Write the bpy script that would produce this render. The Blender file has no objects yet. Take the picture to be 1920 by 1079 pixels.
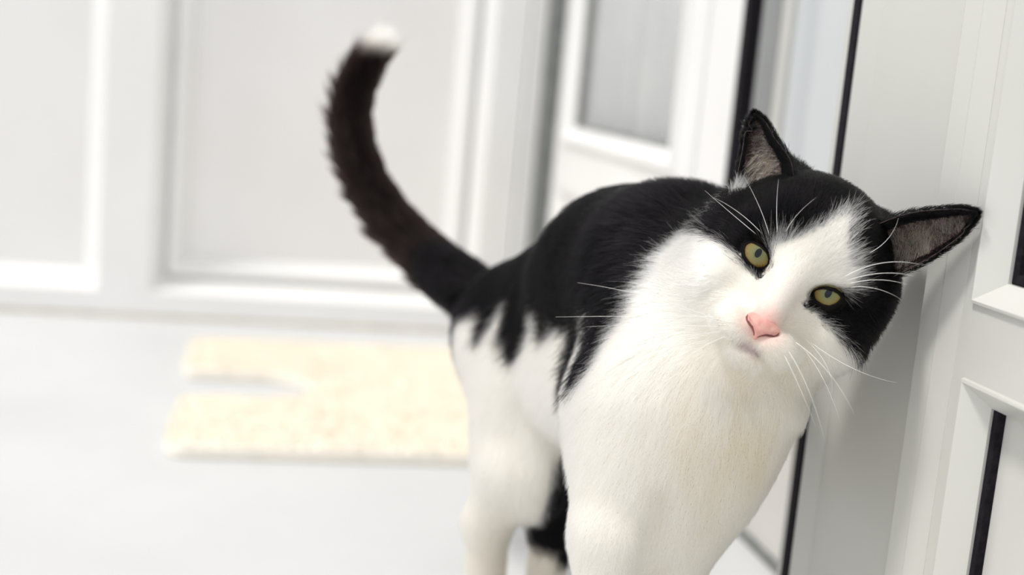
import bpy, math
import numpy as np
from mathutils import Matrix, Vector

# ------------------------------------------------------------------ camera, world, sun, exposure
scene = bpy.context.scene
C = scene.collection
rng = np.random.default_rng(7)

CAM_H = 0.40
F_PX, PITCH, ROLL, YAW = 2400.0, math.radians(9.15), math.radians(5.1), math.radians(11.35)
_fw = np.array([math.sin(YAW) * math.cos(PITCH), math.cos(YAW) * math.cos(PITCH), -math.sin(PITCH)])
_rt = np.array([math.cos(YAW), -math.sin(YAW), 0.0])
_up = np.cross(_rt, _fw)
CR = math.cos(ROLL) * _rt + math.sin(ROLL) * _up
CU = -math.sin(ROLL) * _rt + math.cos(ROLL) * _up
cam = bpy.data.cameras.new('camera')
cam.sensor_width = 36.0
cam.lens = 36.0 * F_PX / 1920.0
cam.clip_start = 0.01
cam.dof.use_dof = True
cam.dof.focus_distance = 0.665
cam.dof.aperture_fstop = 3.6
cam_ob = bpy.data.objects.new('camera', cam)
cam_ob.matrix_world = Matrix([[CR[i], CU[i], -_fw[i], (0, 0, CAM_H)[i]] for i in range(3)] + [[0, 0, 0, 1]])
C.objects.link(cam_ob)
scene.camera = cam_ob

world = bpy.data.worlds.new('overcast_sky')
scene.world = world
world.use_nodes = True
bg = world.node_tree.nodes['Background']
bg.inputs[0].default_value = (0.98, 0.985, 1.0, 1)
bg.inputs[1].default_value = 0.80

sun = bpy.data.lights.new('sun', 'SUN')
sun.energy = 1.7
sun.angle = math.radians(9)
sun.color = (1.0, 0.965, 0.91)
sun_ob = bpy.data.objects.new('sun', sun)
sun_ob.rotation_euler = Vector((0.45, 0.10, -0.88)).to_track_quat('-Z', 'Y').to_euler()
C.objects.link(sun_ob)

vs = scene.view_settings
vs.view_transform = 'Standard'
vs.look = 'None'
vs.gamma = 1.0
vs.use_curve_mapping = False
vs.exposure = 0.47
scene.cycles.max_bounces = 16
scene.cycles.transmission_bounces = 16
scene.cycles.diffuse_bounces = 6
scene.cycles.transparent_max_bounces = 12
scene.cycles_curves.shape = 'RIBBONS'

# ------------------------------------------------------------------ materials
def mat(name, col, rough=0.4, spec=0.5, noise=None, bump=None, **kw):
    m = bpy.data.materials.new(name)
    m.use_nodes = True
    nt = m.node_tree
    b = nt.nodes['Principled BSDF']
    b.inputs['Base Color'].default_value = (*col, 1)
    b.inputs['Roughness'].default_value = rough
    b.inputs['Specular IOR Level'].default_value = spec
    for k, v in kw.items():
        b.inputs[k].default_value = v
    if noise or bump:
        tc = nt.nodes.new('ShaderNodeTexCoord')
    if noise:                       # (scale, second colour, detail)
        n = nt.nodes.new('ShaderNodeTexNoise')
        n.inputs['Scale'].default_value = noise[0]
        n.inputs['Detail'].default_value = noise[2]
        nt.links.new(tc.outputs['Object'], n.inputs['Vector'])
        r = nt.nodes.new('ShaderNodeValToRGB')
        r.color_ramp.elements[0].position = 0.35
        r.color_ramp.elements[1].position = 0.68
        r.color_ramp.elements[0].color = (*col, 1)
        r.color_ramp.elements[1].color = (*noise[1], 1)
        nt.links.new(n.outputs['Fac'], r.inputs['Fac'])
        nt.links.new(r.outputs['Color'], b.inputs['Base Color'])
    if bump:                        # (scale, strength)
        n2 = nt.nodes.new('ShaderNodeTexNoise')
        n2.inputs['Scale'].default_value = bump[0]
        n2.inputs['Detail'].default_value = 4
        nt.links.new(tc.outputs['Object'], n2.inputs['Vector'])
        bp = nt.nodes.new('ShaderNodeBump')
        bp.inputs['Strength'].default_value = bump[1]
        bp.inputs['Distance'].default_value = 0.002
        nt.links.new(n2.outputs['Fac'], bp.inputs['Height'])
        nt.links.new(bp.outputs['Normal'], b.inputs['Normal'])
    return m

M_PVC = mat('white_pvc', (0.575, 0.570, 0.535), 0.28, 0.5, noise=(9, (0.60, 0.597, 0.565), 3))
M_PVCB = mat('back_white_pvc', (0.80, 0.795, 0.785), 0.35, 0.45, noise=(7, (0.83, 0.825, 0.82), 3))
M_PANEL = mat('pale_panel', (0.79, 0.775, 0.765), 0.45, 0.4, noise=(5, (0.82, 0.81, 0.80), 2))
M_GASKET = mat('black_rubber', (0.006, 0.005, 0.008), 0.7, 0.12, noise=(300, (0.014, 0.012, 0.015), 2))
M_GREYSEAL = mat('grey_seal', (0.16, 0.17, 0.165), 0.6, 0.3, noise=(60, (0.22, 0.23, 0.22), 2))
M_FLOOR = mat('grey_floor', (0.56, 0.565, 0.572), 0.5, 0.35, noise=(3.2, (0.61, 0.613, 0.618), 6), bump=(140, 0.08))
M_MAT = mat('cream_pile', (0.88, 0.835, 0.75), 0.95, 0.1, noise=(22, (0.91, 0.87, 0.78), 5), bump=(160, 0.9))
M_PILE = mat('cream_pile_tufts', (0.88, 0.835, 0.75), 0.9, 0.1, noise=(22, (0.92, 0.88, 0.79), 5))
M_BEIGE = mat('beige_sealant', (0.50, 0.46, 0.40), 0.7, 0.3, noise=(30, (0.6, 0.56, 0.5), 3))
M_BLUE = mat('pale_grey_pane', (0.58, 0.605, 0.62), 0.12, 0.5, noise=(4, (0.61, 0.635, 0.65), 2))
M_CURT = mat('net_curtain', (0.90, 0.905, 0.90), 0.9, 0.1, noise=(12, (0.94, 0.94, 0.935), 3))

def glass_mat():
    m = bpy.data.materials.new('clear_glass')
    m.use_nodes = True
    nt = m.node_tree
    nt.nodes.remove(nt.nodes['Principled BSDF'])
    out = nt.nodes['Material Output']
    tr = nt.nodes.new('ShaderNodeBsdfTransparent')
    tr.inputs[0].default_value = (0.99, 0.995, 0.995, 1)
    gl = nt.nodes.new('ShaderNodeBsdfGlossy')
    gl.inputs['Roughness'].default_value = 0.03
    fr = nt.nodes.new('ShaderNodeFresnel')
    fr.inputs[0].default_value = 1.5
    mx = nt.nodes.new('ShaderNodeMixShader')
    ge = nt.nodes.new('ShaderNodeNewGeometry')
    inv = nt.nodes.new('ShaderNodeMath')
    inv.operation = 'SUBTRACT'
    inv.inputs[0].default_value = 1.0
    nt.links.new(ge.outputs['Backfacing'], inv.inputs[1])
    mu = nt.nodes.new('ShaderNodeMath')
    mu.operation = 'MULTIPLY'
    nt.links.new(fr.outputs[0], mu.inputs[0])
    nt.links.new(inv.outputs[0], mu.inputs[1])
    nt.links.new(mu.outputs[0], mx.inputs[0])
    nt.links.new(tr.outputs[0], mx.inputs[1])
    nt.links.new(gl.outputs[0], mx.inputs[2])
    nt.links.new(mx.outputs[0], out.inputs[0])
    return m
M_GLASS = glass_mat()
def add_translucency(m, fac):
    nt = m.node_tree
    b = nt.nodes['Principled BSDF']
    t = nt.nodes.new('ShaderNodeBsdfTranslucent')
    src = b.inputs['Base Color']
    if src.is_linked: nt.links.new(src.links[0].from_socket, t.inputs[0])
    else: t.inputs[0].default_value = src.default_value
    mx = nt.nodes.new('ShaderNodeMixShader')
    mx.inputs[0].default_value = fac
    nt.links.new(b.outputs[0], mx.inputs[1])
    nt.links.new(t.outputs[0], mx.inputs[2])
    nt.links.new(mx.outputs[0], nt.nodes['Material Output'].inputs[0])
add_translucency(M_CURT, 0.6)

# ------------------------------------------------------------------ helpers
def mesh_obj(name, verts, faces, m, parent=None, smooth=False, bevel=0.0):
    me = bpy.data.meshes.new(name)
    me.from_pydata([tuple(map(float, v)) for v in verts], [], faces)
    me.update()
    if smooth:
        me.polygons.foreach_set('use_smooth', [True] * len(me.polygons))
    me.materials.append(m)
    o = bpy.data.objects.new(name, me)
    C.objects.link(o)
    if bevel:
        md = o.modifiers.new('bevel', 'BEVEL')
        md.width = bevel
        md.segments = 2
        md.limit_method = 'ANGLE'
    if parent:
        o.parent = parent
        o.matrix_parent_inverse = Matrix.Translation(-parent.location)
    return o

def empty(name, loc):
    o = bpy.data.objects.new(name, None)
    o.location = loc
    o.empty_display_size = 0.05
    C.objects.link(o)
    return o

def tag(o, label=None, cat=None, kind=None, group=None):
    if label: o['label'] = label
    if cat: o['category'] = cat
    if kind: o['kind'] = kind
    if group: o['group'] = group
    return o

def box(a, b):
    x0, y0, z0 = a
    x1, y1, z1 = b
    v = [(x0, y0, z0), (x1, y0, z0), (x1, y1, z0), (x0, y1, z0), (x0, y0, z1), (x1, y0, z1), (x1, y1, z1), (x0, y1, z1)]
    f = [(0, 3, 2, 1), (4, 5, 6, 7), (0, 1, 5, 4), (1, 2, 6, 5), (2, 3, 7, 6), (3, 0, 4, 7)]
    return v, f

def join(*vf):
    V, F = [], []
    for v, f in vf:
        n = len(V)
        V += list(v)
        F += [tuple(i + n for i in q) for q in f]
    return V, F

def ring(place, rect, prof):
    """mitred frame swept round a rectangle: prof = [(inset, depth), ...]; place(u, v, d) -> point"""
    u0, u1, v0, v1 = rect
    V, F = [], []
    for s, d in prof:
        V += [place(u0 + s, v0 + s, d), place(u1 - s, v0 + s, d), place(u1 - s, v1 - s, d), place(u0 + s, v1 - s, d)]
    for k in range(len(prof) - 1):
        for i in range(4):
            j = (i + 1) % 4
            F.append((k * 4 + i, k * 4 + j, k * 4 + 4 + j, k * 4 + 4 + i))
    return V, F

def slab_with_holes(place, rect, holes, d0, d1):
    """a flat board with rectangular openings: front face at depth d0, back at d1, built of boxes between the openings"""
    us = sorted({rect[0], rect[1], *[h[0] for h in holes], *[h[1] for h in holes]})
    vz = sorted({rect[2], rect[3], *[h[2] for h in holes], *[h[3] for h in holes]})
    V, F = [], []
    idx = {}
    def vid(i, j, d):
        k = (i, j, d)
        if k not in idx:
            idx[k] = len(V)
            V.append(place(us[i], vz[j], d))
        return idx[k]
    def solid(i, j):
        if i < 0 or j < 0 or i >= len(us) - 1 or j >= len(vz) - 1:
            return False
        cu, cv = (us[i] + us[i + 1]) / 2, (vz[j] + vz[j + 1]) / 2
        return not any(h[0] < cu < h[1] and h[2] < cv < h[3] for h in holes)
    for i in range(len(us) - 1):
        for j in range(len(vz) - 1):
            if not solid(i, j):
                continue
            F.append((vid(i, j, d0), vid(i + 1, j, d0), vid(i + 1, j + 1, d0), vid(i, j + 1, d0)))
            F.append((vid(i, j, d1), vid(i, j + 1, d1), vid(i + 1, j + 1, d1), vid(i + 1, j, d1)))
            for (di, dj, a, b) in ((-1, 0, (i, j), (i, j + 1)), (1, 0, (i + 1, j + 1), (i + 1, j)), (0, -1, (i + 1, j), (i, j)), (0, 1, (i, j + 1), (i + 1, j + 1))):
                if not solid(i + di, j + dj):
                    F.append((vid(*a, d0), vid(*b, d0), vid(*b, d1), vid(*a, d1)))
    return V, F

# ------------------------------------------------------------------ the setting
fl = mesh_obj('floor', *box((-2.6, -1.6, -0.06), (1.2, 2.6, 0.0)), M_FLOOR)
tag(fl, 'pale grey smooth concrete floor under the cat', 'floor', 'structure')

# back wall: white panelled door front
YB = 1.956
pb = lambda u, v, d: (u, YB - d, v)
wb = empty('wall_back', (0.0, YB, 0.0))
tag(wb, 'white panelled wall of bevelled door sections behind the cream mat', 'wall', 'structure')
OA = (-1.40, -0.233, 0.040, 2.0)
OB = (-0.161, 0.333, 0.040, 2.0)
mesh_obj('frame', *slab_with_holes(pb, (-2.0, 0.384, 0.006, 2.12), [OA, OB], 0.0, -0.07), M_PVCB, wb)
mesh_obj('bead', *ring(pb, OA, [(0, 0), (0.026, -0.034), (0.0265, -0.04)]), M_PVCB, wb)
mesh_obj('panel', *box((OA[0] + .02, YB + 0.0335, OA[2] + .02), (OA[1] - .02, YB + 0.045, OA[3] - .02)), M_PANEL, wb)
mesh_obj('bead', *ring(pb, OB, [(0, 0), (0.016, -0.022), (0.019, -0.038), (0.023, -0.038), (0.025, -0.024), (0.035, -0.024), (0.050, -0.046), (0.0515, -0.056)]), M_PVCB, wb)
mesh_obj('panel', *box((OB[0] + .05, YB + 0.0515, OB[2] + .05), (OB[1] - .05, YB + 0.062, OB[3] - .05)), M_PANEL, wb)
mesh_obj('corner_post', *box((0.388, YB - 0.008, 0.0), (0.411, YB + 0.05, 2.12)), M_PVCB, wb, bevel=0.003)
mesh_obj('seal', *box((-2.0, YB - 0.002, 0.0), (0.40, YB + 0.03, 0.0065)), M_BEIGE, wb)
mesh_obj('corner_seal', *box((0.409, YB - 0.05, 0.0), (0.46, YB + 0.045, 2.12)), M_GREYSEAL, wb)

# side wall: glazed unit beside the corner
XS = 0.422
ps = lambda u, v, d: (XS - d, u, v)
ws = empty('window_1', (XS, 1.5, 0.0))
tag(ws, 'white glazed side unit with curtained pane behind the cat back', 'window', 'structure')
GO = (1.290, 1.822, 0.318, 2.0)
LO = (1.300, 1.850, 0.075, 0.251)
mesh_obj('frame', *slab_with_holes(ps, (1.140, 1.872, 0.012, 2.12), [GO, LO], 0.0, -0.032), M_PVCB, ws)
mesh_obj('bead', *ring(ps, GO, [(0, 0), (0.003, 0.006), (0.010, 0.006), (0.024, -0.010)]), M_PVCB, ws)
mesh_obj('gasket', *ring(ps, (GO[0] + .023, GO[1] - .023, GO[2] + .023, GO[3] - .023), [(0, -0.009), (0.004, -0.012), (0.006, -0.018)]), M_GREYSEAL, ws)
mesh_obj('glass_pane', *box((XS + 0.017, GO[0] + .02, GO[2] + .02), (XS + 0.021, GO[1] - .02, GO[3] - .02)), M_GLASS, ws)
mesh_obj('bead', *ring(ps, LO, [(0, 0), (0.022, -0.014), (0.0225, -0.02)]), M_PVCB, ws)
mesh_obj('panel', *box((XS + 0.0135, LO[0] + .015, LO[2] + .015), (XS + 0.028, LO[1] - .015, LO[3] - .015)), M_PVCB, ws)
mesh_obj('stop_rib', *box((XS - 0.004, 1.228, 0.012), (XS + 0.002, 1.240, 2.1)), M_PVCB, ws, bevel=0.0015)
mesh_obj('edge_seal', *box((XS - 0.0005, 1.126, 0.0), (XS + 0.012, 1.1402, 2.12)), M_GASKET, ws)

# net curtain hanging behind the glazed unit
cv, cf = [], []
N = 90
for i in range(N + 1):
    y = 1.25 + 0.62 * i / N
    x = 0.456 + 0.005 * math.sin(i * 0.55) + 0.004 * math.sin(i * 0.23 + 1)
    cv += [(x, y, 0.06), (x, y, 2.05), (x + 0.002, y, 0.06), (x + 0.002, y, 2.05)]
for i in range(N):
    a = i * 4
    cf += [(a, a + 4, a + 5, a + 1), (a + 2, a + 3, a + 7, a + 6), (a + 1, a + 5, a + 7, a + 3), (a, a + 2, a + 6, a + 4)]
cur = mesh_obj('curtain', cv, cf, M_CURT, smooth=True)
tag(cur, 'pale grey net curtain hanging behind the glazed side pane', 'curtain')

# recessed fixed pane between the glazed unit and the near door leaf
XR = 0.4555
pr = lambda u, v, d: (XR - d, u, v)
wr = empty('window_2', (XR, 0.9, 0.0))
tag(wr, 'recessed pale blue grey pane between the glazed unit and door leaf', 'window', 'structure')
mesh_obj('pane', *box((XR, 0.20, 0.16), (XR + 0.02, 1.115, 2.1)), M_BLUE, wr)
mesh_obj('reveal', *box((XR - 0.0205, 1.1195, 0.0), (XR + 0.02, 1.139, 2.12)), mat('reveal_shade_grey', (0.42, 0.43, 0.43), 0.4, 0.4, noise=(8, (0.46, 0.47, 0.47), 2)), wr)  # the grey puts the shade of the recess into the colour
mesh_obj('edge_strip', *box((XR - 0.006, 1.098, 0.0), (XR + 0.02, 1.1195, 2.12)), M_PVC, wr, bevel=0.003)
mesh_obj('bottom_panel', *box((XR + 0.0005, 0.20, 0.008), (XR + 0.03, 1.098, 0.16)), mat('bottom_panel_pvc', (0.60, 0.58, 0.56), 0.5, 0.4, noise=(8, (0.63, 0.61, 0.59), 2)), wr)
mesh_obj('base_gap', *box((XR - 0.004, 0.20, 0.0), (XR + 0.03, 1.098, 0.0085)), M_GREYSEAL, wr)

# near door leaf
XL = 0.362
pl = lambda u, v, d: (XL - d, u, v)
wd = empty('door_1', (XL + 0.03, 0.4, 0.0))
tag(wd, 'white door leaf with black rubber seals that the cat rubs against', 'door', 'structure')
prof = [(0.772, -0.050), (0.772, 0.0075), (0.7592, 0.0075), (0.7592, -0.012), (0.7465, -0.012), (0.7465, 0.000), (0.7458, 0.0110), (0.7448, 0.0113), (0.732, 0.0045),
        (0.731, 0.0043), (0.6255, 0.0043), (0.6240, 0.0118), (0.6222, 0.0125), (0.608, 0.0110), (0.6065, 0.0112), (0.590, 0.0087), (0.590, -0.050)]
Z0, Z1 = 0.018, 2.12
V = [pl(y, Z0, d) for y, d in prof] + [pl(y, Z1, d) for y, d in prof]
n = len(prof)
F = [(i, (i + 1) % n, n + (i + 1) % n, n + i) for i in range(n)] + [tuple(range(n - 1, -1, -1)), tuple(range(n, 2 * n))]
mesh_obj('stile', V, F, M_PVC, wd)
gz = [(0.7590, 0.0085), (0.7572, 0.0115), (0.7490, 0.0119), (0.7467, 0.0112), (0.7467, -0.011), (0.7590, -0.011)]
V = [pl(y, Z0, d) for y, d in gz] + [pl(y, Z1, d) for y, d in gz]
n = len(gz)
F = [(i, (i + 1) % n, n + (i + 1) % n, n + i) for i in range(n)] + [tuple(range(n - 1, -1, -1)), tuple(range(n, 2 * n))]
mesh_obj('edge_gasket', V, F, M_GASKET, wd)
UP = (-0.10, 0.581, 0.3100, 2.0)
LP = (-0.10, 0.579, 0.050, 0.2720)
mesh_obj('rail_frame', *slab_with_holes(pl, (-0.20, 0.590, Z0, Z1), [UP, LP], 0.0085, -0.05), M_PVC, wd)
for o_, nm in ((UP, 'upper'), (LP, 'lower')):
    mesh_obj('glazing_bead', *ring(pl, o_, [(0, 0.0085), (0.0005, 0.0105), (0.002, 0.0108), (0.0125, -0.0012), (0.013, -0.012)]), M_PVC, wd)
    r2 = (o_[0] + .0128, o_[1] - .0128, o_[2] + .0128, o_[3] - .0128)
    if nm == 'upper':
        mesh_obj('glazing_gasket', *ring(pl, r2, [(0, -0.003), (0.0015, -0.002), (0.0052, -0.003), (0.0058, -0.012)]), M_GASKET, wd)
    else:
        mesh_obj('panel_gasket', *box((XL + 0.002, r2[1] - 0.0052, r2[2]), (XL + 0.010, r2[1] - 0.0004, r2[3])), M_GASKET, wd, bevel=0.0008)
mesh_obj('glass_pane', *box((XL + 0.010, UP[0] + .01, UP[2] + .01), (XL + 0.014, UP[1] - .015, UP[3] - .01)), M_GLASS, wd)
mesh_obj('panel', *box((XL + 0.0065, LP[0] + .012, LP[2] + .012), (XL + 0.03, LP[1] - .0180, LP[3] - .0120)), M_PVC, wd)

# ------------------------------------------------------------------ the mat
def mat_outline():
    def arc(cx, cy, r, a0, a1, n=8):
        return [(cx + r * math.cos(math.radians(a0 + (a1 - a0) * i / n)), cy + r * math.sin(math.radians(a0 + (a1 - a0) * i / n))) for i in range(n + 1)]
    P = []
    P += arc(-0.062, 1.288, 0.022, 180, 270)          # front left corner
    P += arc(0.410 - 0.03, 1.296, 0.03, 270, 360)
    P += arc(0.410 - 0.03, 1.745, 0.03, 0, 90)
    P += arc(-0.064, 1.750, 0.022, 90, 180)           # back left corner
    P += arc(-0.066, 1.610, 0.020, 180, 270, 6)        # U cut-out
    P += [(-0.02, 1.588), (0.02, 1.586)]
    P += arc(0.012, 1.523, 0.062, 88, -88, 14)
    P += [(-0.02, 1.462)]
    P += arc(-0.062, 1.442, 0.020, 90, 180, 6)
    return P
mo = mat_outline()
TH = 0.013
nm_ = len(mo)
cx_, cy_ = np.mean(mo, axis=0)
import bmesh
bm = bmesh.new()
bv = [bm.verts.new((x, y, 0.001)) for x, y in mo]
fc = bm.faces.new(bv)
if fc.normal.z < 0: fc.normal_flip()
ex = bmesh.ops.extrude_face_region(bm, geom=[fc])
for e_ in ex['geom']:
    if isinstance(e_, bmesh.types.BMVert): e_.co.z = TH
bmesh.ops.recalc_face_normals(bm, faces=bm.faces)
me = bpy.data.meshes.new('bath_mat')
bm.to_mesh(me)
bm.free()
me.materials.append(M_MAT)
rug = bpy.data.objects.new('floor_mat', me)
C.objects.link(rug)
bvm = rug.modifiers.new('bevel', 'BEVEL'); bvm.width = 0.004; bvm.segments = 3; bvm.limit_method = 'ANGLE'
tag(rug, 'cream pile mat with a U shaped cut out lying on the floor', 'mat')

# pile tufts
def in_poly(px, pz, poly):
    poly = np.asarray(poly, float)
    x0, z0 = poly[:, 0], poly[:, 1]
    x1, z1 = np.roll(x0, -1), np.roll(z0, -1)
    inside = np.zeros(len(px), bool)
    for a, b, c, d in zip(x0, z0, x1, z1):
        cond = ((b > pz) != (d > pz))
        xx = a + (pz - b) * (c - a) / ((d - b) if d != b else 1e-12)
        inside ^= cond & (px < xx)
    return inside

def curves_obj(name, pts, rad, m, col=None, parent=None):
    """pts (n, k, 3), rad (n, k), col (n, 3): one hair curve per row"""
    n, k = pts.shape[:2]
    hc = bpy.data.hair_curves.new(name)
    hc.add_curves([k] * n)
    hc.position_data.foreach_set('vector', pts.astype(np.float32).ravel())
    ra = hc.attributes.get('radius') or hc.attributes.new('radius', 'FLOAT', 'POINT')
    ra.data.foreach_set('value', rad.astype(np.float32).ravel())
    if col is not None:
        ca = hc.attributes.new('fur_color', 'FLOAT_COLOR', 'CURVE')
        ca.data.foreach_set('color', np.concatenate([col, np.ones((n, 1))], 1).astype(np.float32).ravel())
    hc.materials.append(m)
    o = bpy.data.objects.new(name, hc)
    C.objects.link(o)
    if parent:
        o.parent = parent
        o.matrix_parent_inverse = Matrix.Translation(-parent.location)
    return o

nt_ = 26000
q = np.stack([rng.uniform(-0.09, 0.41, nt_), rng.uniform(1.26, 1.78, nt_)], 1)
q = q[in_poly(q[:, 0], q[:, 1], mo)]
k_ = 4
s_ = np.linspace(0, 1, k_)[None, :, None]
d_ = rng.normal(0, 0.45, (len(q), 3)); d_[:, 2] = 1.0
d_ *= rng.uniform(0.005, 0.009, len(q))[:, None] / np.linalg.norm(d_, axis=1)[:, None]
root = np.concatenate([q, np.full((len(q), 1), TH - 0.002)], 1)
tp = root[:, None, :] + s_ * d_[:, None, :]
pile = curves_obj('pile', tp, np.repeat([[0.0009, 0.0010, 0.0009, 0.0004]], len(q), 0), M_PILE, parent=rug)
pile['kind'] = 'stuff'

# ------------------------------------------------------------------ the cat
HX = np.array([0.81732, -0.41491, -0.39979])
HY = np.array([-0.39825, -0.90824, 0.12843])
HZ = np.array([0.41639, -0.05425, 0.90756])
HE = np.array([0.26415, 0.60242, 0.31482])  # placed from an image pixel and its view ray, then scaled about the camera
HM = np.stack([HX, HY, HZ], 1)                    # columns: head right, forward, up
UNIT = 0.009
def to_head(P): return (P - HE) @ HM / UNIT         # world metres -> face frame units (9 mm)
def to_world(L): return HE + (np.asarray(L, float) * UNIT) @ HM.T

def ell(P, c, r, rot=None):
    q = P - np.asarray(c)
    if rot is not None: q = q @ rot
    r = np.asarray(r, float)
    k0 = np.linalg.norm(q / r, axis=1)
    k1 = np.linalg.norm(q / (r * r), axis=1)
    return k0 * (k0 - 1.0) / np.maximum(k1, 1e-9)
def cone(P, a, b, ra, rb):
    a, b = np.asarray(a, float), np.asarray(b, float)
    ab = b - a
    t = np.clip(((P - a) @ ab) / (ab @ ab), 0, 1)
    return np.linalg.norm(P - a - t[:, None] * ab, axis=1) - (ra + (rb - ra) * t)
def smin(a, b, k):
    h = np.clip(0.5 + 0.5 * (b - a) / k, 0, 1)
    return b + (a - b) * h - k * h * (1 - h)
def smax(a, b, k): return -smin(-a, -b, k)
def rotz2(deg):                                    # rotation in the face plane (x, z)
    a = math.radians(deg)
    return np.array([[math.cos(a), 0, -math.sin(a)], [0, 1, 0], [math.sin(a), 0, math.cos(a)]])

EYE_R = 1.12
EYES = ((2.24, -1.60, 0.02), (-2.27, -1.60, 0.05))
def sdf_head(L):                                   # cm, face frame
    d = ell(L, (0, -5.3, 1.55), (5.15, 5.2, 4.65))
    d = smin(d, ell(L, (0, -2.6, 2.2), (3.3, 2.2, 2.9)), 1.2)
    for s in (-1, 1):
        d = smin(d, ell(L, (s * 3.15, -3.6, -1.7), (2.35, 2.7, 2.5)), 1.2)
        d = smin(d, ell(L, (s * 2.35, -1.95, 1.25), (1.6, 1.15, 1.0)), 0.8)
    for s in (-1, 1):
        d = smin(d, ell(L, (s * 3.3, -6.7, 4.2), (1.9, 1.7, 1.8)), 1.0)
        d = smin(d, ell(L, (s * 4.7, -4.8, 0.9), (1.05, 2.2, 2.1)), 0.9)
    d = smin(d, ell(L, (0, -2.5, -3.5), (2.9, 2.9, 1.75)), 1.2)
    d = smin(d, ell(L, (0, -1.7, -0.8), (2.1, 1.6, 2.6)), 1.0)
    d = smin(d, cone(L, (0, -1.25, 1.2), (0, 0.95, -2.65), 1.15, 0.80), 0.7)
    for s in (-1, 1):
        d = smin(d, ell(L, (s * 1.2, 0.35, -3.8), (1.5, 1.35, 1.02)), 0.45)
    d = smin(d, ell(L, (0.1, 0.1, -4.95), (1.1, 1.15, 0.68)), 0.35)
    d = smax(d, -cone(L, (0, 1.9, -3.9), (0, 1.4, -4.6), 0.10, 0.16), 0.15)      # philtrum
    for s in (-1, 1):                                                             # mouth line
        d = smax(d, -cone(L, (0, 1.45, -4.62), (s * 1.5, 0.55, -4.75), 0.13, 0.10), 0.2)
    for (ex, ey, ez), sl in zip(EYES, (30, -30)):
        d = smax(d, -ell(L, (ex, ey + 1.30, ez - 0.03), (1.08, 1.30, 0.74), rotz2(sl)), 0.25)
    return d

TAIL = [(.1828, .9289, .2270), (.1640, .9450, .2360), (.1412, .9696, .2492), (.1224, .9965, .2638), (.1029, 1.0187, .2809), (.0847, 1.0364, .3036), (.0725, 1.0484, .3298), (.0668, 1.0589, .3547),
        (.0680, 1.0622, .3764), (.0757, 1.0594, .4008), (.0857, 1.0553, .4185)]
TAIL_R = [.0275, .0222, .0185, .0165, .0156, .0150, .0143, .0136, .0128, .0116, .0092]
def sdf_body(P):  # centres and radii scaled down about the camera, most at the head end
    d = ell(P, (.2410, .6730, .2290), (.0495, .0564, .0760))
    d = smin(d, cone(P, (.2440, .7250, .2895), (.2365, .7900, .2790), 0.0590, 0.0570), .02)
    d = smin(d, cone(P, (.2365, .7900, .2760), (.1958, .9154, .2205), 0.0555, 0.0440), .02)
    d = smin(d, cone(P, (.2352, .7288, .2201), (.2095, .8553, .2030), 0.0507, 0.0432), .025)
    d = smin(d, ell(P, (.1901, .9019, .2099), (.0449, .0488, .0526)), .02)
    # neck
    d = smin(d, cone(P, (.2447, .6866, .2740), (.2790, .6600, .3060), 0.0475, 0.0390), .022)
    # side of the chest next to the door
    d = smin(d, cone(P, (.2640, .6420, .2500), (.2420, .6560, .1650), 0.0330, 0.0200), .022)
    # right hind leg (far side of the picture from the door)
    d = smin(d, ell(P, (.1809, .8592, .1710), (.0279, .0404, .0597)), .018)
    d = smin(d, ell(P, (.1970, .8290, .1500), (.0225, .0300, .0480)), .016)
    d = smin(d, cone(P, (.1830, .8390, .1330), (.1700, .8553, .0906), 0.0275, 0.0165), .015)
    d = smin(d, cone(P, (.1691, .8553, .0906), (.1735, .8620, .0200), 0.0155, 0.0130), .010)
    d = smin(d, ell(P, (.1725, .8420, .0135), (.0165, .0260, .0125)), .008)
    # left hind leg
    d = smin(d, ell(P, (.2369, .8619, .1689), (.0279, .0404, .0578)), .018)
    d = smin(d, cone(P, (.2330, .8487, .1296), (.2175, .8592, .0902), 0.0259, 0.0168), .015)
    d = smin(d, cone(P, (.2175, .8592, .0902), (.2170, .8660, .0200), 0.0155, 0.0130), .010)
    d = smin(d, ell(P, (.2155, .8460, .0135), (.0165, .0260, .0125)), .008)
    # front legs
    d = smin(d, cone(P, (.2090, .6712, .2226), (.1985, .6480, .1600), 0.0290, 0.0205), .040)
    d = smin(d, cone(P, (.1985, .6480, .1600), (.1970, .6280, .0220), 0.0205, 0.0140), .012)
    d = smin(d, ell(P, (.1940, .6100, .0135), (.0185, .0270, .0125)), .008)
    d = smin(d, cone(P, (.2660, .6680, .2250), (.2395, .6580, .1580), 0.0270, 0.0205), .016)
    d = smin(d, cone(P, (.2395, .6580, .1580), (.2350, .6440, .0220), 0.0200, 0.0140), .006)
    d = smin(d, ell(P, (.2345, .6280, .0135), (.0185, .0270, .0125)), .008)
    d = smax(d, -cone(P, (.2160, .620, .190), (.2155, .632, .090), .002, .013), .012)          # cleft between the forelegs
    for px_, py_ in ((.1725, .8420), (.2155, .8460), (.1940, .6100), (.2345, .6280)):      # toes
        for tx, ty in ((-.0125, -.013), (-.0045, -.0205), (.0045, -.0205), (.0125, -.013)):
            d = smin(d, ell(P, (px_ + tx, py_ + ty, .0095), (.0055, .0095, .0085)), .0025)
    t = cone(P, TAIL[0], TAIL[1], TAIL_R[0], TAIL_R[1])
    for i in range(1, len(TAIL) - 1):
        t = np.minimum(t, cone(P, TAIL[i], TAIL[i + 1], TAIL_R[i], TAIL_R[i + 1]))
    return smin(d, t, .008)
def sdf_cat(P):
    d = sdf_body(P)
    L = to_head(P)
    near = np.linalg.norm(L - np.array([0, -4.0, 0]), axis=1) < 16
    dh = np.full(len(P), 1.0)
    dh[near] = sdf_head(L[near]) * UNIT
    return smin(d, dh, .020)
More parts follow.
